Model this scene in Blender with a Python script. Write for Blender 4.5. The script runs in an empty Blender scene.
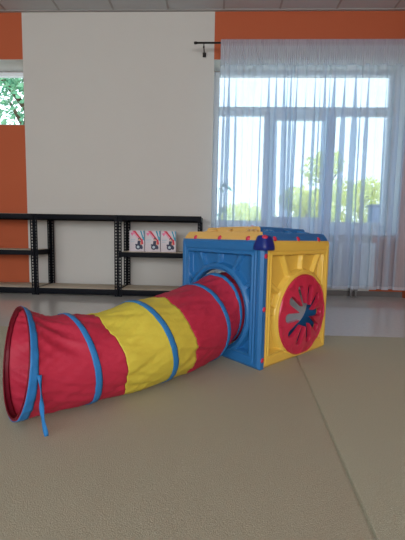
import bpy, bmesh, math, random
from mathutils import Vector, Matrix, noise
random.seed(7)
sc = bpy.context.scene
COL = sc.collection
PI = math.pi
R = math.radians

# ------------------------------------------------------------------ helpers
class MB:
    """collects geometry (with material slots and smooth flags) into one mesh"""
    def __init__(s): s.v=[]; s.f=[]; s.m=[]; s.s=[]
    def add(s, vs, fs, mi=0, sm=False):
        o=len(s.v); s.v += [tuple(v) for v in vs]
        for f in fs: s.f.append([i+o for i in f]); s.m.append(mi); s.s.append(sm)
    def box(s, x0,x1,y0,y1,z0,z1, mi=0):
        vs=[(x0,y0,z0),(x1,y0,z0),(x1,y1,z0),(x0,y1,z0),(x0,y0,z1),(x1,y0,z1),(x1,y1,z1),(x0,y1,z1)]
        s.add(vs,[(0,3,2,1),(4,5,6,7),(0,1,5,4),(1,2,6,5),(2,3,7,6),(3,0,4,7)],mi)
    def bbox(s, x0,x1,y0,y1,z0,z1, b=.004, mi=0):
        bm=bmesh.new(); bmesh.ops.create_cube(bm,size=1)
        for v in bm.verts: v.co=Vector(((x0+x1)/2+v.co.x*(x1-x0),(y0+y1)/2+v.co.y*(y1-y0),(z0+z1)/2+v.co.z*(z1-z0)))
        bmesh.ops.bevel(bm,geom=bm.edges[:],offset=b,segments=2,affect='EDGES',profile=.5)
        s.bm(bm,mi,True)
    def bm(s, bm, mi=0, sm=False, mat=None):
        bm.verts.index_update()
        vs=[(mat@v.co if mat else v.co) for v in bm.verts]
        s.add(vs,[[v.index for v in f.verts] for f in bm.faces],mi,sm); bm.free()
    def tube(s, pts, r, n=10, mi=0, cap=True):
        pts=[Vector(p) for p in pts]; rings=[]
        for i,p in enumerate(pts):
            t=(pts[min(i+1,len(pts)-1)]-pts[max(i-1,0)]).normalized()
            up=Vector((0,0,1)) if abs(t.z)<.9 else Vector((1,0,0))
            a=t.cross(up).normalized(); b=t.cross(a)
            rr=r[i] if isinstance(r,(list,tuple)) else r
            rings.append([p+a*math.cos(2*PI*k/n)*rr+b*math.sin(2*PI*k/n)*rr for k in range(n)])
        vs=[v for g in rings for v in g]; fs=[]
        for i in range(len(pts)-1):
            for k in range(n): fs.append((i*n+k,i*n+(k+1)%n,(i+1)*n+(k+1)%n,(i+1)*n+k))
        if cap: fs.append(tuple(range(n-1,-1,-1))); fs.append(tuple((len(pts)-1)*n+k for k in range(n)))
        s.add(vs,fs,mi,True)
    def grid(s, P, closed_u=False, mi=0, flip=False):
        """P[i][j] grid of points; closed_u wraps j"""
        n=len(P); m=len(P[0]); vs=[p for row in P for p in row]; fs=[]
        for i in range(n-1):
            for j in range(m if closed_u else m-1):
                q=(i*m+j, i*m+(j+1)%m, (i+1)*m+(j+1)%m, (i+1)*m+j)
                fs.append(q[::-1] if flip else q)
        s.add(vs,fs,mi,True)
    def build(s, name, mats, parent=None, normals=True):
        me=bpy.data.meshes.new(name); me.from_pydata(s.v,[],s.f)
        for m in (mats if isinstance(mats,(list,tuple)) else [mats]): me.materials.append(m)
        me.polygons.foreach_set('material_index',s.m); me.polygons.foreach_set('use_smooth',s.s)
        if normals:
            bm=bmesh.new(); bm.from_mesh(me); bmesh.ops.recalc_face_normals(bm,faces=bm.faces[:]); bm.to_mesh(me); bm.free()
        me.update()
        o=bpy.data.objects.new(name,me); COL.objects.link(o)
        if parent: o.parent=parent
        return o
def auto(o, ang=35):
    me=o.data; bm=bmesh.new(); bm.from_mesh(me)
    for e in bm.edges:
        if len(e.link_faces)==2 and e.calc_face_angle(0)>R(ang): e.smooth=False
    for f in bm.faces: f.smooth=True
    bm.to_mesh(me); bm.free(); return o
def tag(o,label=None,cat=None,group=None,kind=None):
    if label: o['label']=label
    if cat: o['category']=cat
    if group: o['group']=group
    if kind: o['kind']=kind
    return o
def empty(name,loc=(0,0,0),rz=0):
    o=bpy.data.objects.new(name,None); COL.objects.link(o); o.location=loc; o.rotation_euler=(0,0,rz); o.empty_display_size=.1; return o
def copy_tree(o,parent=None):
    c=o.copy(); COL.objects.link(c)
    if parent: c.parent=parent
    for ch in [x for x in bpy.data.objects if x.parent==o]: copy_tree(ch,c)
    return c

# ------------------------------------------------------------------ materials
def lin(r,g,b):
    f=lambda c:(c/255/12.92) if c/255<=.04045 else ((c/255+.055)/1.055)**2.4
    return (f(r),f(g),f(b),1)
def mat(name,col,rough=.6,spec=.5,noise_amt=.0,noise_scale=20,bump=0,bump_scale=60,metal=0,coat=0,stretch=None,detail=4):
    m=bpy.data.materials.new(name); m.use_nodes=True; nt=m.node_tree; b=nt.nodes['Principled BSDF']
    b.inputs['Base Color'].default_value=col; b.inputs['Roughness'].default_value=rough
    b.inputs['Specular IOR Level'].default_value=spec; b.inputs['Metallic'].default_value=metal
    b.inputs['Coat Weight'].default_value=coat
    tc=nt.nodes.new('ShaderNodeTexCoord'); mp=nt.nodes.new('ShaderNodeMapping'); nt.links.new(tc.outputs['Object'],mp.inputs[0])
    if stretch: mp.inputs['Scale'].default_value=stretch
    if noise_amt:
        n=nt.nodes.new('ShaderNodeTexNoise'); n.inputs['Scale'].default_value=noise_scale; n.inputs['Detail'].default_value=detail
        nt.links.new(mp.outputs[0],n.inputs['Vector'])
        mx=nt.nodes.new('ShaderNodeMix'); mx.data_type='RGBA'
        mx.inputs[6].default_value=tuple(c*(1-noise_amt) for c in col[:3])+(1,); mx.inputs[7].default_value=tuple(min(1,c*(1+noise_amt)) for c in col[:3])+(1,)
        nt.links.new(n.outputs['Fac'],mx.inputs[0]); nt.links.new(mx.outputs[2],b.inputs['Base Color'])
    if bump:
        n2=nt.nodes.new('ShaderNodeTexNoise'); n2.inputs['Scale'].default_value=bump_scale; n2.inputs['Detail'].default_value=6
        nt.links.new(mp.outputs[0],n2.inputs['Vector'])
        bp=nt.nodes.new('ShaderNodeBump'); bp.inputs['Strength'].default_value=bump; bp.inputs['Distance'].default_value=.01
        nt.links.new(n2.outputs['Fac'],bp.inputs['Height']); nt.links.new(bp.outputs[0],b.inputs['Normal'])
    return m
def fabric(name,col,trans=.35,spec=.25,rough=.5,tint=None):
    """thin nylon: a little light passes through"""
    m=mat(name,col,rough,spec,noise_amt=.06,noise_scale=14,bump=.3,bump_scale=38)
    nt=m.node_tree; b=nt.nodes['Principled BSDF']; out=nt.nodes['Material Output']
    t=nt.nodes.new('ShaderNodeBsdfTranslucent'); t.inputs[0].default_value=tint or col
    mx=nt.nodes.new('ShaderNodeMixShader'); mx.inputs[0].default_value=trans
    nt.links.new(b.outputs[0],mx.inputs[1]); nt.links.new(t.outputs[0],mx.inputs[2]); nt.links.new(mx.outputs[0],out.inputs[0])
    return m
def sheer(name,col,clear,trans=.6,tcol=None):
    """see-through woven voile: share of open weave + scattering threads"""
    m=bpy.data.materials.new(name); m.use_nodes=True; nt=m.node_tree; nt.nodes.clear()
    out=nt.nodes.new('ShaderNodeOutputMaterial'); d=nt.nodes.new('ShaderNodeBsdfDiffuse'); t=nt.nodes.new('ShaderNodeBsdfTranslucent')
    tr=nt.nodes.new('ShaderNodeBsdfTransparent'); a=nt.nodes.new('ShaderNodeMixShader'); b=nt.nodes.new('ShaderNodeMixShader')
    tr.inputs[0].default_value=(.80,.92,1,1); d.inputs[0].default_value=col; t.inputs[0].default_value=tcol or col
    tc=nt.nodes.new('ShaderNodeTexCoord'); mp=nt.nodes.new('ShaderNodeMapping'); mp.inputs['Scale'].default_value=(60,60,4)
    n=nt.nodes.new('ShaderNodeTexNoise'); n.inputs['Scale'].default_value=1; mr=nt.nodes.new('ShaderNodeMapRange')
    mr.inputs['To Min'].default_value=clear-.06; mr.inputs['To Max'].default_value=clear+.06
    nt.links.new(tc.outputs['Object'],mp.inputs[0]); nt.links.new(mp.outputs[0],n.inputs['Vector']); nt.links.new(n.outputs['Fac'],mr.inputs['Value'])
    a.inputs[0].default_value=trans
    nt.links.new(d.outputs[0],a.inputs[1]); nt.links.new(t.outputs[0],a.inputs[2])
    nt.links.new(mr.outputs[0],b.inputs[0]); nt.links.new(a.outputs[0],b.inputs[1]); nt.links.new(tr.outputs[0],b.inputs[2])
    nt.links.new(b.outputs[0],out.inputs[0]); return m
def leafmat(name,c0,c1):
    m=mat(name,c0,.5,.3); nt=m.node_tree; b=nt.nodes['Principled BSDF']; out=nt.nodes['Material Output']
    g=nt.nodes.new('ShaderNodeNewGeometry'); mx=nt.nodes.new('ShaderNodeMix'); mx.data_type='RGBA'
    mx.inputs[6].default_value=c0; mx.inputs[7].default_value=c1
    nt.links.new(g.outputs['Random Per Island'],mx.inputs[0]); nt.links.new(mx.outputs[2],b.inputs['Base Color'])
    t=nt.nodes.new('ShaderNodeBsdfTranslucent'); nt.links.new(mx.outputs[2],t.inputs[0])
    ms=nt.nodes.new('ShaderNodeMixShader'); ms.inputs[0].default_value=.45
    nt.links.new(b.outputs[0],ms.inputs[1]); nt.links.new(t.outputs[0],ms.inputs[2]); nt.links.new(ms.outputs[0],out.inputs[0]); return m

M_white=mat('wall_white',lin(191,189,184),.85,.2,noise_amt=.02,noise_scale=3,bump=.08,bump_scale=90)
M_orange=mat('wall_orange',lin(174,89,58),.8,.2,noise_amt=.03,noise_scale=3,bump=.08,bump_scale=90)
M_ceil=mat('ceiling_tile',lin(182,184,186),.9,.1,noise_amt=.05,noise_scale=120)
M_grid=mat('ceiling_grid',lin(150,148,146),.5,.3)
M_floor=mat('floor_vinyl',lin(200,200,196),.12,.5,noise_amt=.08,noise_scale=30)
M_carpet=mat('carpet_pile',lin(174,171,150),.95,.05,noise_amt=.42,noise_scale=330,bump=.3,bump_scale=380,detail=2)
M_pvc=mat('window_pvc',lin(225,230,235),.35,.4,noise_amt=.01)
M_steel=mat('dark_steel',lin(5,8,18),.6,.15,noise_amt=.1,noise_scale=40)
M_board=mat('shelf_board',lin(198,186,168),.7,.2,noise_amt=.08,noise_scale=60)
M_blue=mat('blue_plastic',lin(36,102,158),.38,.45,noise_amt=.03,noise_scale=8)
M_yellow=mat('yellow_plastic',lin(216,180,76),.38,.45,noise_amt=.03,noise_scale=8)
M_shadeyellow=mat('lid_yellow_plastic',lin(206,164,92),.4,.45,noise_amt=.03,noise_scale=8)  # the yellow plastic browned: the roof's shade is put into the colour
M_navy=mat('navy_plastic',lin(16,38,112),.35,.45,noise_amt=.04,noise_scale=12)
M_red=mat('red_plastic',lin(186,42,70),.32,.5,noise_amt=.03,noise_scale=8)
F_red=fabric('red_nylon',lin(202,56,82),.3,tint=lin(215,50,66))
F_yellow=fabric('yellow_nylon',lin(226,212,84),.3,tint=lin(235,218,80))
F_band=fabric('blue_tape',lin(48,124,186),.1)
F_maroon=fabric('maroon_hem',lin(112,14,34),.15)
F_hem=sheer('curtain_hem_voile',(.74,.77,.84,1),.30,.4,(.40,.48,.60,1))
F_sheer=sheer('curtain_voile',(.86,.89,.94,1),.48,.5,(.27,.39,.56,1))
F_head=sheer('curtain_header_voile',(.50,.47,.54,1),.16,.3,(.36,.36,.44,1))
M_rad=mat('radiator_enamel',lin(228,228,228),.4,.4,noise_amt=.01)
M_pipe=mat('pipe_paint',lin(120,118,118),.4,.4,noise_amt=.05)
M_rod=mat('rod_metal',lin(38,34,34),.35,.5,metal=.6,noise_amt=.05)
M_base=mat('baseboard_grey',lin(96,92,90),.5,.3,noise_amt=.05)
M_bounce=mat('paving_concrete',lin(205,203,198),.85,.2,noise_amt=.08,noise_scale=3)
M_grass=mat('lawn',lin(96,120,60),.9,.1,noise_amt=.3,noise_scale=4)
M_bark=mat('bark',lin(92,76,60),.9,.1,noise_amt=.3,noise_scale=12,bump=.5,bump_scale=20)
L_yel=leafmat('leaves_yellowgreen',lin(195,205,70),lin(250,246,160))
L_grn=leafmat('leaves_green',lin(80,150,120),lin(150,200,165))
M_kiosk=mat('kiosk_blue',lin(70,95,125),.6,.3,noise_amt=.05)
gl=bpy.data.materials.new('window_glass'); gl.use_nodes=True
_nt=gl.node_tree; _nt.nodes.clear(); _o=_nt.nodes.new('ShaderNodeOutputMaterial'); _t=_nt.nodes.new('ShaderNodeBsdfTransparent'); _g=_nt.nodes.new('ShaderNodeBsdfGlossy')
_g.inputs['Roughness'].default_value=.03; _m=_nt.nodes.new('ShaderNodeMixShader'); _m.inputs[0].default_value=.06; _t.inputs[0].default_value=(.96,.98,.98,1)
_nt.links.new(_t.outputs[0],_m.inputs[1]); _nt.links.new(_g.outputs[0],_m.inputs[2]); _nt.links.new(_m.outputs[0],_o.inputs[0])

# ------------------------------------------------------------------ camera
f,pitch,roll,yaw=345.63,0.09693,0.01851,-0.0356
cy_,sy_=math.cos(yaw),math.sin(yaw)
fw=Vector((sy_*math.cos(pitch),cy_*math.cos(pitch),-math.sin(pitch))); rt=Vector((cy_,-sy_,0)); up=rt.cross(fw)
cr,sr=math.cos(roll),math.sin(roll); rt,up=cr*rt+sr*up,-sr*rt+cr*up
cd=bpy.data.cameras.new('camera'); co=bpy.data.objects.new('camera',cd); COL.objects.link(co)
M=Matrix.Identity(4)
for i in range(3): M[i][0]=rt[i]; M[i][1]=up[i]; M[i][2]=-fw[i]
M[2][3]=.75; co.matrix_world=M
cd.sensor_fit='VERTICAL'; cd.sensor_height=36; cd.lens=f*36/540; cd.clip_start=.02; cd.clip_end=300
sc.camera=co

# ------------------------------------------------------------------ room
D=4.604; ZC=3.555; XL,XR=-5.2,2.47; YR=-5.0; CT=.009; T=.5
ZH=2.975
W1=(-.067,2.36,.83,ZH)      # main window opening x0,x1,z0,z1
W2=(-4.4,-2.53,2.16,ZH)     # high window at the left
fl=MB(); fl.box(XL-T,XR+T,YR-T,D+T,-.2,0); tag(fl.build('floor',M_floor),kind='structure')
ce=MB(); ce.box(XL-T,XR+T,YR-T,D+T,ZC,ZC+.2); ceil=tag(ce.build('ceiling',M_ceil),kind='structure')
g=MB(); tile=.68975; off=-2.71814
for k in range(-4,9):
    x=off+k*tile
    if XL<x<XR: g.box(x-.012,x+.012,YR,D,ZC-.006,ZC+.001)
y=D-.5
while y>YR: g.box(XL,XR,y-.012,y+.012,ZC-.006,ZC+.001); y-=tile
g.box(XL,XR,D-.03,D,ZC-.012,ZC+.001)
g.build('ceiling_grid',M_grid,ceil)
w=MB()   # back wall : slot 0 white, 1 orange
def wb(x0,x1,z0,z1,mi): w.box(x0,x1,D,D+T,z0,z1,mi)
wb(XL-T,W2[0],0,ZC,1); wb(W2[0],W2[1],0,W2[2],1); wb(W2[0],W2[1],W2[3],ZC,1)
wb(W2[1],W1[0],0,ZC,0); wb(W1[0],XR+T,W1[3],ZC,1); wb(W1[0],2.04,0,.80,0); wb(2.04,XR+T,0,.80,1); w.box(W1[0],W1[1],D+.33,D+T,.80,W1[2],0); wb(W1[1],XR+T,.80,W1[2],1); wb(W1[1],XR+T,W1[2],W1[3],1)
tag(w.build('wall_back',[M_white,M_orange]),kind='structure')
w=MB(); w.box(XR,XR+T,YR-T,D,0,ZC); tag(w.build('wall_right',M_orange),kind='structure')
w=MB(); w.box(XL-T,XL,YR-T,D,0,ZC); tag(w.build('wall_left',M_white),kind='structure')
RW=[(-4.7,-2.5),(-2.1,.1),(.3,2.3)]  # unseen rear window openings, added to let light into the room
w=MB(); w.box(XL,XR,YR-T,YR,0,.7); w.box(XL,XR,YR-T,YR,3.0,ZC)
e=[XL]+[v for q in RW for v in q]+[XR]
for i in range(0,len(e),2): w.box(e[i],e[i+1],YR-T,YR,.7,3.0)
tag(w.build('wall_front',M_white),kind='structure')
b=MB(); b.box(XL,XR,D-.015,D,0,.07); tag(b.build('baseboard_back',M_base),kind='structure')

def frame(m,x0,x1,z0,z1,wd,y0,y1):
    m.bbox(x0,x0+wd,y0,y1,z0,z1,.006); m.bbox(x1-wd,x1,y0,y1,z0,z1,.006)
    m.bbox(x0+wd*.9,x1-wd*.9,y0,y1,z0,z0+wd,.006); m.bbox(x0+wd*.9,x1-wd*.9,y0,y1,z1-wd,z1,.006)
# main window : white plastic frame set back in its opening
wn=empty('window_1',(0,0,0)); tag(wn,kind='structure')
Y0=D+.31; Y1=D+.38
fm=MB(); fm.bbox(-.066,.012,Y0,Y1,.836,2.970,.008); fm.bbox(2.285,2.358,Y0,Y1,.836,2.970,.008)
fm.bbox(.0,2.30,Y0,Y1,2.925,2.970,.008); fm.bbox(.0,2.30,Y0,Y1,.835,.985,.008)
fm.bbox(.0,2.30,Y0,Y1,2.405,2.52,.008)
fm.bbox(.635,.715,Y0,Y1,.9,2.45,.008); fm.bbox(1.53,1.60,Y0,Y1,.9,2.45,.008)
fm.build('window_frame',M_pvc,wn)
sash=MB(); frame(sash,.715,1.53,.98,2.41,.062,Y0-.018,Y1-.01); s_=sash.build('casement_sash',M_pvc,wn)
h_=MB(); h_.bbox(.735,.759,Y0-.03,Y0-.017,1.62,1.70,.004); h_.bbox(.738,.756,Y0-.05,Y0-.028,1.54,1.68,.004); h_.build('handle',M_pvc,s_)
gp=MB(); gp.box(.74,1.50,Y0+.03,Y0+.036,1.0,2.39); gp.build('pane',gl,s_)
for (x0,x1,z0,z1) in ((.005,.64,.98,2.41),(1.595,2.29,.98,2.41),(.005,2.29,2.515,2.93)):
    gp=MB(); gp.box(x0,x1,Y0+.03,Y0+.036,z0,z1); gp.build('pane',gl,wn)
si=MB(); si.bbox(-.064,2.357,D-.06,D+.32,.80,.834,.008); tag(si.build('trim_1',M_pvc),kind='structure')
m=MB(); m.box(W1[0],W1[1],D-.002,D+.31,ZH-.004,ZH); m.box(W1[0],W1[0]+.004,D-.002,D+.31,.836,ZH-.004); m.box(W1[1]-.004,W1[1],D-.002,D+.31,.836,ZH-.004); tag(m.build('trim_2',M_white),kind='structure')
m=MB(); m.box(W2[0],W2[1],D-.002,D+.33,ZH-.004,ZH); m.box(W2[0],W2[1],D-.002,D+.33,W2[2],W2[2]+.004); tag(m.build('trim_3',M_white),kind='structure')
# high window at the left
wn2=empty('window_2',(0,0,0)); tag(wn2,kind='structure')
fm=MB(); frame(fm,W2[0]+.002,W2[1]-.002,W2[2]+.006,W2[3]-.006,.05,D+.33,D+.40); fm.build('window_frame',M_pvc,wn2)
gp=MB(); gp.box(W2[0]+.04,W2[1]-.04,D+.36,D+.366,W2[2]+.04,2.93); gp.build('pane',gl,wn2)
for k,(x0,x1) in enumerate(RW):
    wn3=empty('window_%d'%(k+3),(0,0,0)); tag(wn3,kind='structure')
    fm=MB(); frame(fm,x0,x1,.7,3.0,.07,YR-.2,YR-.13); fm.bbox((x0+x1)/2-.04,(x0+x1)/2+.04,YR-.2,YR-.13,.75,2.95,.006); fm.build('window_frame',M_pvc,wn3)

# carpets : two lengths butted along a seam
def carpet(l,side):
    a,bb=.345,.0862
    seam=lambda y,o:(a+bb*y+o)
    m=MB()
    ys=[YR+.02+ (2.635-YR-.02)*i/60 for i in range(61)]
    if side<0: rows=[[(XL+.02,y,0),(XL+.02,y,CT),(seam(y,-.012),y,CT),(seam(y,-.006),y,CT*.8),(seam(y,-.003),y,CT*.12),(seam(y,-.0001),y,CT*.08),(seam(y,-.0001),y,0)] for y in ys]
    else: rows=[[(seam(y,.0001),y,0),(seam(y,.0001),y,CT*.08),(seam(y,.003),y,CT*.12),(seam(y,.007),y,CT*.8),(seam(y,.013),y,CT),(XR-.02,y,CT),(XR-.02,y,0)] for y in ys]
    n=len(rows[0]); vs=[p for r in rows for p in r]; fs=[]
    for i in range(60):
        for j in range(n): fs.append((i*n+j,i*n+(j+1)%n,(i+1)*n+(j+1)%n,(i+1)*n+j))
    fs.append(tuple(range(n))); fs.append(tuple(60*n+j for j in range(n)))
    m.add(vs,fs,0,False)
    return auto(m.build('carpet',M_carpet))
tag(carpet(-1,-1),'beige carpet length left of the seam, under the striped tunnel','carpet',kind=None)
tag(carpet(1,1),'beige carpet length right of the seam, near the curtained window','carpet')

# ------------------------------------------------------------------ play cube
S=.71; HC=.725; rot=0.81513
ur=Vector((math.sin(rot),math.cos(rot),0)); ul=Vector((-math.cos(rot),math.sin(rot),0)); N=Vector((.2565,1.8718,0))
CC=N+(ur+ul)*(S/2)
cube=empty('play_cube',(CC.x,CC.y,CT),math.atan2(ur.y,ur.x))
tag(cube,'blue and yellow plastic play cube with a red cut-out disc, standing on the carpet','play cube')
def sst(a,b,x):
    t=max(0,min(1,(x-a)/(b-a))); return t*t*(3-2*t)
HZ=.30; HR=.24; UD=.404; ZD=.268
def relief(u,v,uc,vc):
    """depth below the face of a moulded panel"""
    du=min(u,S-u); dv=min(v,HC-v); de=min(du,dv)
    d=0
    # groove line near the vertical edges, then the framed recess
    d+=.006*math.exp(-((du-.045)/.006)**2) if dv>.03 else 0
    d+=.005*math.exp(-((de-.064)/.006)**2)
    rec=sst(.080,.090,de)
    ru,rv=u-uc,v-vc; r=math.hypot(ru,rv); th=math.degrees(math.atan2(rv,ru))%360
    boss=1-sst(HR+.036,HR+.046,r)
    bead=.008*math.exp(-((r-HR-.020)/.008)**2)
    field=rec*(1-boss)
    # rays : flat ribs between wedge shaped sinks
    if 20<th<160:
        k=(th-90)/28.0; q=abs(k-round(k))*28.0*math.pi/180*r
        rib=1-sst(.010,.020,q)
    else:
        rib=0
        for a0 in (10,170): rib=max(rib,1-sst(.02,.032,abs(math.radians(((th-a0+180)%360)-180))*r))
    d+=field*(.010+.026*(1-rib))-bead
    # rounded outer edges
    d+=.014*(1-sst(0,.022,de))**2
    return d
def panel(name,side,material,uc=S/2,i0=0,i1=0,vc=HZ):
    """heightfield between the round hole and the square outline, closed with a back skin"""
    NT,NR=360,64; front=[]; back=[]
    angs=[2*PI*k/NT for k in range(NT)]
    for i in range(NR+1):
        t=i/NR; rowf=[]; rowb=[]
        for a in angs:
            c,s_=math.cos(a),math.sin(a)
            L=min(((S-uc)/c if c>1e-9 else (uc/-c if c<-1e-9 else 9)), ((HC-vc)/s_ if s_>1e-9 else (vc/-s_ if s_<-1e-9 else 9)))
            rr=HR+(L-HR)*t; u=uc+c*rr; v=vc+s_*rr
            rowf.append((u,relief(u,v,uc,vc) if i>0 else .012,v)); rowb.append((u,.042,v))
        front.append(rowf); back.append(rowb)
    def tr(p):
        u,d,v=p; u=i0+u*(S-i0-i1)/S
        if side=='mx': return (-S/2+d-.003, u-S/2, v)
        if side=='my': return (u-S/2, -S/2+d, v)
        if side=='px': return (S/2-d, u-S/2, v)
        if side=='py': return (u-S/2, S/2-d, v)
    m=MB(); P=[[tr(p) for p in r] for r in front]; Q=[[tr(p) for p in r] for r in back]
    m.grid(P,True); m.grid(Q,True,flip=True); m.grid([P[-1],Q[-1]],True); m.grid([Q[0],P[0]],True,flip=True)
    o=m.build(name,material,cube); return auto(o,50)
lab=panel('side_panel','mx',M_blue,S/2,-.002,0); lab['label']='blue moulded panel with the tunnel hole'
lab=panel('side_panel','my',M_yellow,UD,.008,0,ZD); lab['label']='yellow moulded panel holding the red disc'; yel=lab
panel('side_panel','px',M_blue,S/2,.018,0); panel('side_panel','py',M_yellow,S/2,.018,.018)
# red disc with the ten-fingered cut-out
def disc():
    RO=.253; w_=.0279; tip=.193; r0=tip-w_; hub=.072; NT=1440
    m=MB(); F=[]; B=[]
    prof=[(0,-.012),(.04,-.015),(.25,-.014),(.55,-.006),(.72,.0),(.80,.006),(.88,.010),(.94,.010),(.985,.002),(1,-.012)]
    def rin(a):
        k=a/(2*PI)*10; d=abs(k-round(k))*2*PI/10
        s_=math.sin(d)
        if s_<w_/r0: return r0*math.cos(d)+math.sqrt(max(0,w_*w_-r0*r0*s_*s_))
        return max(hub,.018/(s_-.06))
    dome=lambda r:.034-.030*(r/RO)**2
    for t,h in [(0,-.006),(.03,-.001),(.12,0),(.35,0),(.6,0),(.78,0),(.86,.006),(.93,.006),(.975,0),(1,-.012)]:
        row=[]; 
        for k in range(NT):
            a=2*PI*k/NT; r=rin(a); rr=r+(RO-r)*t
            row.append((UD+math.cos(a)*rr,-(dome(rr)+h)-.002,ZD+math.sin(a)*rr))
        F.append(row)
    for t in (0,.5,1):
        row=[]
        for k in range(NT):
            a=2*PI*k/NT; r=rin(a); rr=r+(RO-r)*t
            row.append((UD+math.cos(a)*rr,-(dome(rr)-.022)+.004 if t<1 else .002,ZD+math.sin(a)*rr))
        B.append(row)
    tr=lambda p:(p[0]-S/2,-S/2+p[1],p[2])
    F=[[tr(p) for p in r] for r in F]; B=[[tr(p) for p in r] for r in B]
    m.grid(F,True); m.grid(B,True,flip=True); m.grid([F[-1],B[-1]],True); m.grid([B[0],F[0]],True)
    o=auto(m.build('cut_out_disc',M_red,yel),40); o['label']='round red disc with a splash-shaped cut-out'; return o
disc()
# rivets
def rivet(p,n,parent):
    bm=bmesh.new(); bmesh.ops.create_uvsphere(bm,u_segments=16,v_segments=8,radius=.0165)
    q=Vector(n).to_track_quat('Z','Y').to_matrix().to_4x4(); m=MB()
    m.bm(bm,0,True,Matrix.Translation(p)@q@Matrix.Diagonal((1,1,.55,1)))
    return m.build('rivet',M_red,parent)
for z in (.055,.345,.64): rivet((-S/2+.027,-S/2+.002,z),(0,-1,0),yel)
# roof : two three-sided lids meeting on the front-to-back diagonal
def lid(sign,material):
    """sign +1 : half towards +y (left), -1 : half towards +x (right). stepped, ribbed low pyramid"""
    h=S/2
    tiers=[(.955,.716),(.955,.732),(.945,.742),(.905,.767),(.89,.772),(.84,.773),(.825,.770),(.815,.756),(.69,.756),(.675,.762),(.645,.796),(.63,.801),(.56,.802),(.545,.796),(.50,.796),(.485,.806),(.3,.812),(.0,.814)]
    m=MB(); n=40; rows=[]
    for k,z in tiers:
        row=[]
        a=h*k
        A=Vector((-a,-a)); Bc=Vector((-a,a)) if sign>0 else Vector((a,-a)); C_=Vector((a,a))
        g_=.006*sign
        for i in range(n+1):
            t=i/n*2
            p=A.lerp(Bc,t) if t<=1 else Bc.lerp(C_,t-1)
            # round the far corner of each tier a little
            row.append((p.x,p.y,z))
        rows.append(row)
    m.grid(rows)
    # closed underside and the joint along the diagonal
    low=[(x*.97,y*.97,z-.012) for (x,y,z) in rows[0]]; m.grid([low,rows[0]])
    under=[[(x*.97*s_,y*.97*s_,.71+.10*(1-s_)) for (x,y,z) in rows[0]] for s_ in (1,.6,.3,0)]
    m.grid(under,flip=True)
    o=auto(m.build('roof_panel',material,cube),22)
    o['label']='yellow moulded roof half' if sign>0 else 'blue moulded roof half'
    # raised moulded bars across the slope, fanned from the joint
    for (k0,k1,t) in ((.65,.84,.07),(.65,.84,.13),(.65,.84,.19),(.65,.84,.5),(.65,.84,.8)):
        pts=[]
        for k in (k0,(k0+k1)/2,k1):
            a=h*k; A=Vector((-a,-a)); Bc=Vector((-a,a)) if sign>0 else Vector((a,-a))
            p=A.lerp(Bc,t); z=.764+(.84-k)/.19*.016
            pts.append((p.x,p.y,z))
        rb=MB(); rb.tube(pts,[.012,.014,.012],8); rb.build('roof_rib',material,o)
    for t in (.16,.5,.84):
        A=Vector((-h,-h)); Bc=Vector((-h,h)) if sign>0 else Vector((h,-h)); p=A.lerp(Bc,t)
        n_=Vector((-1,0,.5)) if sign>0 else Vector((0,-1,.5))
        p=p*.955; rivet((p.x*(.99 if sign>0 else 1),p.y*(1 if sign>0 else .99),.735),n_,o)
    return o
lid(1,M_shadeyellow); lid(-1,M_blue)
# front corner cap
def cap():
    m=MB(); rows=[]
    for z,r in ((.672,.046),(.677,.051),(.695,.049),(.72,.042),(.745,.034),(.753,.028),(.755,0.0)):
        row=[]
        for k in range(33):
            a=PI*.75+ (k/32-.5)*2*PI
            ca,sa=math.cos(a),math.sin(a)
            # slightly squared, clipped against the two faces
            q=r/ (abs(ca)**4+abs(sa)**4)**.25
            row.append((-h2+.010+ca*q,-h2-.004+sa*q,z))
        rows.append(row)
    m.grid(rows); o=m.build('corner_cap',M_navy,cube); o['label']='dark blue corner cap'
    rivet((-h2-.011,-h2-.025,.744),(-.5,-.5,1),o)
h2=S/2-.026
cap()
rivet((S*.30,S*.30,.822),(0,0,1),cube)

# ------------------------------------------------------------------ play tunnel
tun=empty('play_tunnel',(-.75,1.31,CT)); TB=Vector((-.75,1.31,CT))
tag(tun,'red and yellow nylon crawl tunnel with blue bands, plugged into the play cube','tunnel')
hc_=N+ul*(S/2)+Vector((0,0,HZ+CT))
# stations : s, centre x, centre y, radius, azimuth, tilt, centre z
ST=[(0,-.79,1.315,.220,221,8,.226),(.27,-.60,1.437,.200,228,-8,.203),(.62,-.345,1.66,.217,232,-14,.214),(.93,-.097,1.980,.230,232,-6,.238),(1.10,hc_.x,hc_.y,.222,223,0,HZ-.006),(1.20,hc_.x+ur.x*.10,hc_.y+ur.y*.10,.222,223,0,HZ-.006)]
def interp(s):
    ks=[q[0] for q in ST]
    i=max(0,min(len(ST)-2,max([j for j in range(len(ST)) if ks[j]<=s] or [0])))
    p0=ST[max(i-1,0)];p1=ST[i];p2=ST[i+1];p3=ST[min(i+2,len(ST)-1)]
    t=(s-p1[0])/(p2[0]-p1[0]); out=[]
    for c in range(1,7):
        m1=(p2[c]-p0[c])/(p2[0]-p0[0]) if p2[0]!=p0[0] else 0
        m2=(p3[c]-p1[c])/(p3[0]-p1[0])
        dt=p2[0]-p1[0]; a=t*t*t;b=t*t
        out.append((2*a-3*b+1)*p1[c]+(a-2*b+t)*dt*m1+(-2*a+3*b)*p2[c]+(a-b)*dt*m2)
    return out,t
RINGS=[0,.27,.62,.93,1.10,1.20]
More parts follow.
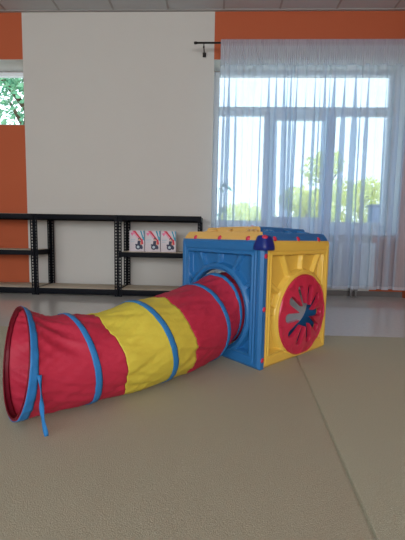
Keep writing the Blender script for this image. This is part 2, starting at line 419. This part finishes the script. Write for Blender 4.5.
def tp(s,th,dr=0,wr=1):
    (x,y,r,az,ti,z),t=interp(s); az=R(az); ti=R(ti)
    a=Vector((math.cos(az)*math.cos(ti),math.sin(az)*math.cos(ti),math.sin(ti))); h1=Vector((-math.sin(az),math.cos(az),0)); v=a.cross(h1)
    for i in range(len(RINGS)-1):
        if RINGS[i]<=s<=RINGS[i+1]: q=(s-RINGS[i])/(RINGS[i+1]-RINGS[i]); break
    env=math.sin(PI*q)
    topness=max(0,math.sin(th))
    rr=r*(1-.03*env-.075*env*topness*(1 if s<.62 else .5))
    tw=th+s*1.6; tv=th-s*2.6
    n1=noise.noise(Vector((math.cos(th)*1.6,math.sin(th)*1.6,s*6)))
    n2=.5-abs(noise.noise(Vector((math.cos(tw)*4.5,math.sin(tw)*4.5,s*2.6+5))))*1.6
    n3=.5-abs(noise.noise(Vector((math.cos(tv)*6.5,math.sin(tv)*6.5,s*5+11))))*1.6
    n4=noise.noise(Vector((math.cos(tw)*13,math.sin(tw)*13,s*9)))
    rr+=wr*(.12+.88*env)*(.007*n1+.011*n2+.008*n3+.003*n4)+dr
    p=Vector((x,y,z+CT))+h1*math.cos(th)*rr+v*math.sin(th)*rr
    if p.z<CT+.003-dr*.5: p.z=CT+.003-dr*.5+ (.0)
    return p-TB
NTH=128
def section(name,s0,s1,m_,n,e0=0,e1=0):
    rows=[]
    for i in range(n+1):
        row=[]
        for k in range(NTH):
            th=2*PI*k/NTH
            a0=s0+e0*noise.noise(Vector((math.cos(th)*1.5,math.sin(th)*1.5,s0*7)))
            a1=s1+e1*noise.noise(Vector((math.cos(th)*1.5,math.sin(th)*1.5,s1*7)))
            row.append(tp(a0+(a1-a0)*i/n,th))
        rows.append(row)
    m=MB(); m.grid(rows,True)
    o=m.build(name,m_,tun)
    md=o.modifiers.new('cloth','SOLIDIFY'); md.thickness=.0012; md.offset=0
    return o
J1,J2=.395,.735
o=section('fabric_panel',0,J1,F_red,56,0,.02); o['label']='red nylon at the open mouth'
o=section('fabric_panel',J1,J2,F_yellow,48,.02,.02); o['label']='yellow nylon middle'
o=section('fabric_panel',J2,1.2,F_red,56,.02,0); o['label']='red nylon at the cube'
def band(s,wd,dr,name,m_):
    rows=[[tp(min(1.2,max(0,s+wd*(i/4-.5))),2*PI*k/NTH,dr) for k in range(NTH)] for i in range(5)]
    m=MB(); m.grid(rows,True); o=m.build(name,m_,tun)
    md=o.modifiers.new('cloth','SOLIDIFY'); md.thickness=.0016; md.offset=0
    return o
for s,wd in ((.017,.034),(.27,.028),(.62,.026),(.93,.026),(1.085,.022)):
    o=band(s,wd,.0035,'ring_band',F_band); o['label']='blue tape band'
for s,wd in ((.012,.024),(.27,.036),(.62,.034),(.93,.034)):
    o=band(s,wd,-.0035,'inner_hem',F_maroon); o['label']='dark red inner hem'
rm=MB(); rm.tube([tp(0.0,2*PI*k/96,-.004)+Vector((0,0,.003)) for k in range(97)],.004,8,cap=False); rm.build('hoop',F_maroon,tun)
# tie ribbon hanging from the near side of the mouth band
tb=MB(); c0=tp(.035,R(4),.006); pts=[]
for i in range(20):
    t=i/19
    p=c0+Vector(((.004*math.sin(t*7)+.02*t),-.008*t-.004*math.sin(t*5),0)); p.z=c0.z-(c0.z-.012)*t**.95
    pts.append(p)
rows=[]
for i,p in enumerate(pts):
    tw=.5+1.1*math.sin(i*.35); d=Vector((math.cos(tw),math.sin(tw)*.5,0))*.009; rows.append([p-d,p,p+d])
tb.grid(rows); o=tb.build('tie_ribbon',F_band,tun); o['label']='blue hanging tie'
md=o.modifiers.new('cloth','SOLIDIFY'); md.thickness=.0016

# ------------------------------------------------------------------ shelving
def post_mesh(sx,sy):
    """perforated angle post, flanges run from the corner at the origin towards sx, sy"""
    m=MB(); w_=.042; t=.002; H=.985; hw=.013; pit=.0365; hh=.021
    def flange(fn):
        fn(0,w_/2-hw/2+.001,0,H); fn(w_/2+hw/2-.001,w_,0,H)
        z=0.0; k=0
        while z<H:
            fn(w_/2-hw/2,w_/2+hw/2,z,min(H,z+pit-hh)); z+=pit
    def fx(a,b,z0,z1): m.box(min(sx*a,sx*b),max(sx*a,sx*b),min(0,sy*t),max(0,sy*t),z0,z1)
    def fy(a,b,z0,z1): m.box(min(0,sx*t),max(0,sx*t),min(sy*a,sy*b),max(sy*a,sy*b),z0,z1)
    flange(fx); flange(fy); return m
def shelving(x0,x1,levels,label,brace=None):
    W=x1-x0; y0,y1=4.12,4.55; dp=y1-y0
    r=empty('shelving_unit',(x0,y0,0)); tag(r,label,'shelving unit','shelving units along the back wall')
    for (px,py,sx,sy) in ((0,0,1,1),(W,0,-1,1),(0,dp,1,-1),(W,dp,-1,-1)):
        o=post_mesh(sx,sy).build('post',M_steel,r); o.location=(px,py,0)
    for (z0,z1) in levels:
        b_=MB(); g_=.003
        b_.bbox(g_,W-g_,g_,.014,z0,z1,.003); b_.bbox(g_,W-g_,dp-.014,dp-g_,z0,z1,.003)
        b_.bbox(g_,.014,.015,dp-.015,z0,z1,.003); b_.bbox(W-.014,W-g_,.015,dp-.015,z0,z1,.003)
        b_.box(.014,W-.014,.014,.03,z0+.014,z0+.018); b_.box(.014,W-.014,dp-.03,dp-.014,z0+.014,z0+.018)
        s_=MB(); s_.bbox(.016,W-.016,.016,dp-.016,z1-.010,z1+.003,.002)
        bo=s_.build('shelf_board',M_board,r); b_.build('beam_frame',M_steel,bo)
    return r
TOP=(.925,.985); MID=(.484,.545); BOT=(.018,.086)
shelving(-3.15,-2.197,(BOT,MID,TOP),'black steel three-tier shelving unit in front of the orange wall')
shelving(-2.191,-1.171,(BOT,TOP),'black steel shelving unit with an empty gap and no middle shelf')
shelving(-1.165,-.172,(BOT,MID,TOP),'black steel three-tier shelving unit holding three boxes, behind the play cube')

# ------------------------------------------------------------------ game boxes
B_w=mat('box_card',lin(200,192,198),.5,.4,noise_amt=.02); B_pink=mat('box_pink',lin(222,110,150),.5,.4); B_red=mat('box_red',lin(196,32,60),.5,.4)
B_teal=mat('box_teal',lin(40,140,165),.5,.4); B_dark=mat('box_dark',lin(30,34,66),.5,.4); B_skin=mat('box_skin',lin(214,150,120),.5,.4); B_gr=mat('box_grey',lin(170,185,195),.5,.4)
BW,BH,BD=.188,.258,.07
def gamebox():
    m=MB(); m.bbox(0,BW,0,BD,0,BH,.0015,0)
    lay=[0]
    def poly(pts,mi):
        lay[0]+=1; d=-.0004-.00012*lay[0]
        n=len(pts); v=[(x*BW,d,z*BH) for x,z in pts]+[(x*BW,.001,z*BH) for x,z in pts]
        m.add(v,[tuple(range(n)),tuple(range(2*n-1,n-1,-1))]+[(i,i+n,(i+1)%n+n,(i+1)%n) for i in range(n)],mi)
    def ell(cx,cz,rx,rz,mi,n=18): poly([(cx+rx*math.cos(2*PI*k/n),cz+rz*math.sin(2*PI*k/n)) for k in range(n)],mi)
    poly([(.70,.995),(.995,.995),(.995,.52),(.90,.55),(.80,.78)],4)          # teal corner
    poly([(.80,.995),(.90,.995),(.97,.72),(.93,.70)],1)
    poly([(.24,.995),(.40,.995),(.86,.56),(.78,.52)],3)                      # red diagonal
    poly([(.17,.995),(.24,.995),(.60,.64),(.56,.62)],2)
    ell(.16,.86,.07,.05,2); ell(.23,.86,.07,.05,2); poly([(.10,.85),(.29,.85),(.195,.74)],2)   # heart
    poly([(.08,.58),(.40,.60),(.40,.545),(.08,.525)],7); poly([(.08,.48),(.34,.495),(.34,.455),(.08,.44)],7)
    ell(.66,.60,.085,.075,5); ell(.655,.57,.055,.055,6)                      # small dark-haired figure
    poly([(.55,.52),(.76,.52),(.80,.30),(.52,.30)],5); ell(.78,.40,.05,.10,6)
    poly([(.76,.58),(.88,.60),(.93,.36),(.80,.34)],3)
    ell(.58,.22,.18,.13,5); ell(.58,.22,.09,.065,7); ell(.80,.20,.10,.085,5); poly([(.38,.30),(.86,.26),(.84,.32),(.40,.37)],5)
    return m
gb=gamebox().build('game_box',[B_w,B_w,B_pink,B_red,B_teal,B_dark,B_skin,B_gr])
bl=['white game box at the left of the trio on the right shelving unit','white game box in the middle of the trio on the right shelving unit','white game box at the right of the trio on the right shelving unit']
for k in range(3):
    o=gb if k==0 else gb.copy()
    if k: COL.objects.link(o)
    o.location=(-1.068+k*.1955,4.275,.548); tag(o,bl[k],'box','game boxes on the middle shelf')

# ------------------------------------------------------------------ radiator and pipes
rd=empty('radiator',(.7,D-.135,0)); tag(rd,'white panel radiator on the wall below the curtained window','radiator')
m=MB(); W=1.33; z0,z1=.14,.70; P=[]
for i in range(267):
    x=W*i/266; dd=.006*sst(-.5,.5,math.cos(2*PI*x/.0333)) if .02<x<W-.02 else 0
    P.append((x,dd))
rows=[[(x,0+d,z0) for x,d in P],[(x,d,z0+.02) for x,d in P],[(x,d,z1-.02) for x,d in P],[(x,d,z1) for x,d in P]]
m.grid(rows); bk=[[(x,.06,z) for x,_ in P] for z in (z0,z1)]; m.grid(bk,flip=True); m.grid([rows[-1],bk[-1]]); m.grid([bk[0],rows[0]])
m.box(-.004,0,-.002,.062,z0,z1); m.box(W,W+.004,-.002,.062,z0,z1)
m.build('body',M_rad,rd)
m=MB(); m.bbox(-.004,W+.004,-.002,.062,z1,z1+.008,.002); m.build('top_grille',M_rad,rd)
for q in (.15,W-.19):
    m=MB(); m.box(q,q+.04,.06,.133,.2,.6); m.build('bracket',M_rad,rd)
for q in (W-.26,W-.20):
    m=MB(); m.tube([(q,.03,z0+.005),(q,.03,.001)],.011,10); m.build('pipe',M_pipe,rd)
for q in (W-.278,W-.218):
    m=MB(); m.bbox(q,q+.036,.012,.048,.075,.11,.005); m.build('valve',M_pipe,rd)

# ------------------------------------------------------------------ curtain and rod
YC=D-.215
rod=empty('curtain_rod',(-.29,YC,3.062)); tag(rod,'dark metal curtain rod sticking out left of the curtain','curtain rod')
m=MB(); m.tube([(0,0,0),(2.73,0,0)],.011,12); m.build('pole',M_rod,rod)
m=MB(); m.tube([(-.02,0,0),(-.018,0,0),(0,0,0),(.02,0,0),(.022,0,0)],[.006,.014,.016,.014,.011],12); m.build('finial',M_rod,rod)
def brk(x):
    m=MB(); m.tube([(x,0,-.012),(x,.0,-.03),(x,.03,-.045),(x,.20,-.045)],.007,8); m.bbox(x-.022,x+.022,.200,.214,-.062,-.008,.003)
    m.tube([(x,-.002,-.045),(x,-.004,-.058)],[.012,.009],10); m.build('bracket',M_rod,rod)
brk(.10); brk(2.6)
cur=empty('sheer_curtain',(0,0,0)); tag(cur,'white see-through pleated curtain covering the big window','curtain')
CX0,CX1=.012,2.335; NF=15
rnd=random.Random(3)
wts=[rnd.uniform(.5,1.7) for _ in range(NF)]; tot=sum(wts); edges=[0]
for v in wts: edges.append(edges[-1]+v/tot)
fold=[(rnd.choice((.8,1.8,2.5,2.8,3.2)),rnd.uniform(.7,1.25),rnd.uniform(-1,1)) for _ in range(NF+1)]
NP=40
def cpt(i,j,z):
    """point j of fold i at height z"""
    q=j/NP; ph=2*PI*q
    lam=(edges[i+1]-edges[i])*(CX1-CX0)
    o0=fold[i]; o1=fold[i+1]; b_=o0[0]*(1-q)+o1[0]*q; A=o0[1]*(1-q)+o1[1]*q; dr=o0[2]*(1-q)+o1[2]*q
    k=(2.85-z)/2.75                     # 0 at the header, 1 at the hem
    kk=min(1,max(0,.30+k*2.4))
    x=CX0+(edges[i]+(edges[i+1]-edges[i])*q)*(CX1-CX0)-b_*kk*lam*.105*math.sin(2*ph)+.030*dr*k*math.sin(k*2.2)
    yy=YC-.002+A*(.012+.026*kk)*math.sin(ph+.25*math.sin(k*3+i))
    # gently lean as it hangs
    return (x+ .01*k,yy,z)
m=MB(); rows=[]; NZ=46
for r_ in range(NZ+1):
    z=.162+(2.82-.162)*r_/NZ
    rows.append([cpt(i,j,z) for i in range(NF) for j in range(NP)])
m.grid(rows); o=m.build('curtain_cloth',F_sheer,cur,normals=False)
m=MB(); rows=[]
for r_ in range(4):
    z=.126+.04*r_/3
    rows.append([cpt(i,j,z) for i in range(NF) for j in range(NP)])
m.grid(rows); o=m.build('hem',F_hem,cur,normals=False)
# gathered header, folded over the rod : tight small pleats
def hdr(name,z0,z1,material,amp,n=5,fr=92,back=False):
    m=MB(); rows=[]; NU=1100
    for r_ in range(n+1):
        z=z0+(z1-z0)*r_/n; row=[]
        for i in range(NU+1):
            u=i/NU; ph=2*PI*fr*u+2.2*noise.noise(Vector((u*30,0,0)))
            row.append((CX0+u*(CX1-CX0)+.003*math.sin(2*ph+z*9),YC-.018+amp*math.sin(ph)*(1+.5*noise.noise(Vector((u*50,z*3,1)))),z))
        rows.append(row)
    m.grid(rows); return m.build(name,material,cur,normals=False)
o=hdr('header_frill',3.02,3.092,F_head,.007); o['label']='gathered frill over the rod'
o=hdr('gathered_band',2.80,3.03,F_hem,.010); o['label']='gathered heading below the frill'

# ------------------------------------------------------------------ outside
m=MB(); m.box(-60,60,D+T+.001,120,-.75,-.6); tag(m.build('ground',M_grass),kind='structure')
m=MB(); m.box(-30,30,D+T+.001,13,-.6,-.56); tag(m.build('paving',M_bounce),kind='structure')  # unseen pale slab added to bounce daylight up onto the window soffits
def leaf_cloud(m,c,rad,n,size,rng):
    for _ in range(n):
        while True:
            p=Vector((rng.uniform(-1,1),rng.uniform(-1,1),rng.uniform(-1,1)))
            if p.length<1 and rng.random()<p.length**.7+.15: break
        p=Vector(c)+Vector((p.x*rad[0],p.y*rad[1],p.z*rad[2]))
        q=Vector((rng.gauss(0,1),rng.gauss(0,1),rng.gauss(0,1))).normalized(); a=q.orthogonal().normalized(); b=q.cross(a)
        L=size*rng.uniform(.7,1.3); w_=L*.42
        m.add([p-a*L*.5,p+b*w_*.5-a*.05*L+q*.06*L,p+a*L*.5,p-b*w_*.5-a*.05*L+q*.06*L],[(0,1,2,3)],0,False)
def tree(x,y,zb,zt,rad,n,size,lm,label,seed,blobs=7,group='trees beyond the window',low=.35):
    rng=random.Random(seed); r=empty('tree',(x,y,zb)); tag(r,label,'tree',group)
    H=zt-zb; m=MB()
    for k in range(blobs):
        a=2*PI*k/blobs; zz=H*(low+(.92-low)*rng.random()); rr=rad*rng.uniform(.25,.75)*(1.1-.5*zz/H)
        br=rad*rng.uniform(.45,.7)
        leaf_cloud(m,(math.cos(a)*rr,math.sin(a)*rr,min(zz,H-br*.8)),(br,br,br*.8),n//blobs,size,rng)
    m.build('foliage',lm,r,normals=False)
    t=MB(); t.tube([(0,0,0),(.03,0,H*.3),(-.03,.02,H*.6),(0,0,H*.85)],[.03*H,.024*H,.016*H,.006*H],8)
    for k in range(5):
        a=k*1.3; t.tube([(0,0,H*(.35+.08*k)),(math.cos(a)*rad*.5,math.sin(a)*rad*.5,H*(.5+.08*k))],[.011*H,.004*H],6)
    t.build('trunk',M_bark,r)
ts=[(5.9,23,-.6,4.3,1.7,1500,.34,L_yel,'yellow-green tree just right of the window middle',11),
    (8.6,28,-.6,7.3,2.4,2300,.38,L_yel,'tallest yellow-green tree, behind the right-hand pane',12),
    (12.3,30,-.6,6.0,2.3,1700,.38,L_yel,'yellow-green tree at the right edge of the window',13),
    (3.6,32,-.6,4.0,1.9,1300,.38,L_yel,'low yellow-green tree behind the middle pane',14),
    (1.4,25,-.6,3.2,1.6,1100,.34,L_yel,'low yellow-green tree behind the left pane',15)]
for a in ts: tree(*a)
tree(-4.6,8.6,-.56,6.6,1.9,5200,.17,L_grn,'leafy green tree outside the high window at the left',21,blobs=14,group='trees beyond the high window')
# leafy twig hanging close outside the left pane
tw=empty('leafy_twig',(.03,5.62,1.08)); tag(tw,'thin twig with a few green leaves close outside the left pane','twig')
m=MB(); m.tube([(.02,0,-1.64),(.0,0,-.25),(.02,.02,.15),(.0,0,.42),(.10,0,.50)],[.008,.006,.005,.004,.002],6); m.build('stem',M_bark,tw)
rng=random.Random(5)
for (x,z,dx,dz) in ((.02,.48,.11,.03),(.06,.50,.10,-.06),(.0,.45,.07,-.05),(.11,.50,.09,-.08),(.03,.44,.05,.06),(.02,.15,.10,-.06),(.0,.10,.08,-.04),(-.03,.0,.06,.03),(.0,-.08,.05,.05)):
    d=Vector((dx,rng.uniform(-.03,.03),dz)); n_=Vector((-dz,0,dx)).normalized()*.026; d=d*1.35; m=MB(); p=Vector((x,0,z))
    m.add([p,p+d*.5+n_,p+d,p+d*.5-n_+Vector((0,.006,0))],[(0,1,2,3)],0,False); m.build('leaf',L_grn,tw,normals=False)
kb=empty('street_cabinet',(6.72,15,-.6)); tag(kb,'blue-grey box on a post outside, behind the right-hand pane','utility box')
m=MB(); m.bbox(-.25,.25,-.2,.2,1.9,2.75,.03); m.build('body',M_kiosk,kb); m=MB(); m.bbox(-.06,.06,-.06,.06,0,1.92,.01); m.build('post',M_kiosk,kb)
m=MB(); m.bbox(-.3,.3,-.25,.25,2.74,2.80,.02); m.build('roof',M_kiosk,kb)

# ------------------------------------------------------------------ light
wd=bpy.data.worlds.new('World'); sc.world=wd; wd.use_nodes=True; nt=wd.node_tree; bg=nt.nodes['Background']
tc=nt.nodes.new('ShaderNodeTexCoord'); sp=nt.nodes.new('ShaderNodeSeparateXYZ'); cr_=nt.nodes.new('ShaderNodeValToRGB')
nt.links.new(tc.outputs['Generated'],sp.inputs[0]); nt.links.new(sp.outputs['Z'],cr_.inputs[0]); nt.links.new(cr_.outputs[0],bg.inputs[0])
cr_.color_ramp.elements[0].position=0; cr_.color_ramp.elements[0].color=(.93,.97,1,1); cr_.color_ramp.elements[1].position=1; cr_.color_ramp.elements[1].color=(.62,.80,1,1)
bg.inputs[1].default_value=3.0
def area(name,loc,rotx,sx,sy,power,col=(1,1,1),portal=False,rz=0):
    l=bpy.data.lights.new(name,'AREA'); l.shape='RECTANGLE'; l.size=sx; l.size_y=sy; l.energy=power; l.color=col
    o=bpy.data.objects.new(name,l); COL.objects.link(o); o.location=loc; o.rotation_euler=(rotx,0,rz)
    if portal: l.cycles.is_portal=True
    return o
area('window_light',(1.14,D+T-.02,1.9),R(-90),2.4,2.1,1,portal=True)
area('window_light',(-3.46,D+T-.02,2.57),R(-90),1.86,.8,1,portal=True)
for (x0,x1) in RW:   # added fill lamps standing in for daylight, just inside the unseen rear windows
    area('window_light',((x0+x1)/2,YR+.01,1.85),R(90),x1-x0-.1,2.2,108,(.95,.975,1))
sl=bpy.data.lights.new('sun','SUN'); sl.energy=6.0; sl.angle=R(1); sl.color=(1,.96,.86); so=bpy.data.objects.new('sun',sl); COL.objects.link(so)
so.rotation_euler=Vector((-.55,.62,-1.0)).to_track_quat('-Z','Y').to_euler(); so.location=(8,-8,14)
sc.view_settings.view_transform='Standard'; sc.view_settings.look='None'; sc.view_settings.exposure=0; sc.view_settings.gamma=1; sc.view_settings.use_curve_mapping=False
sc.cycles.transparent_max_bounces=24; sc.cycles.max_bounces=10; sc.cycles.diffuse_bounces=6
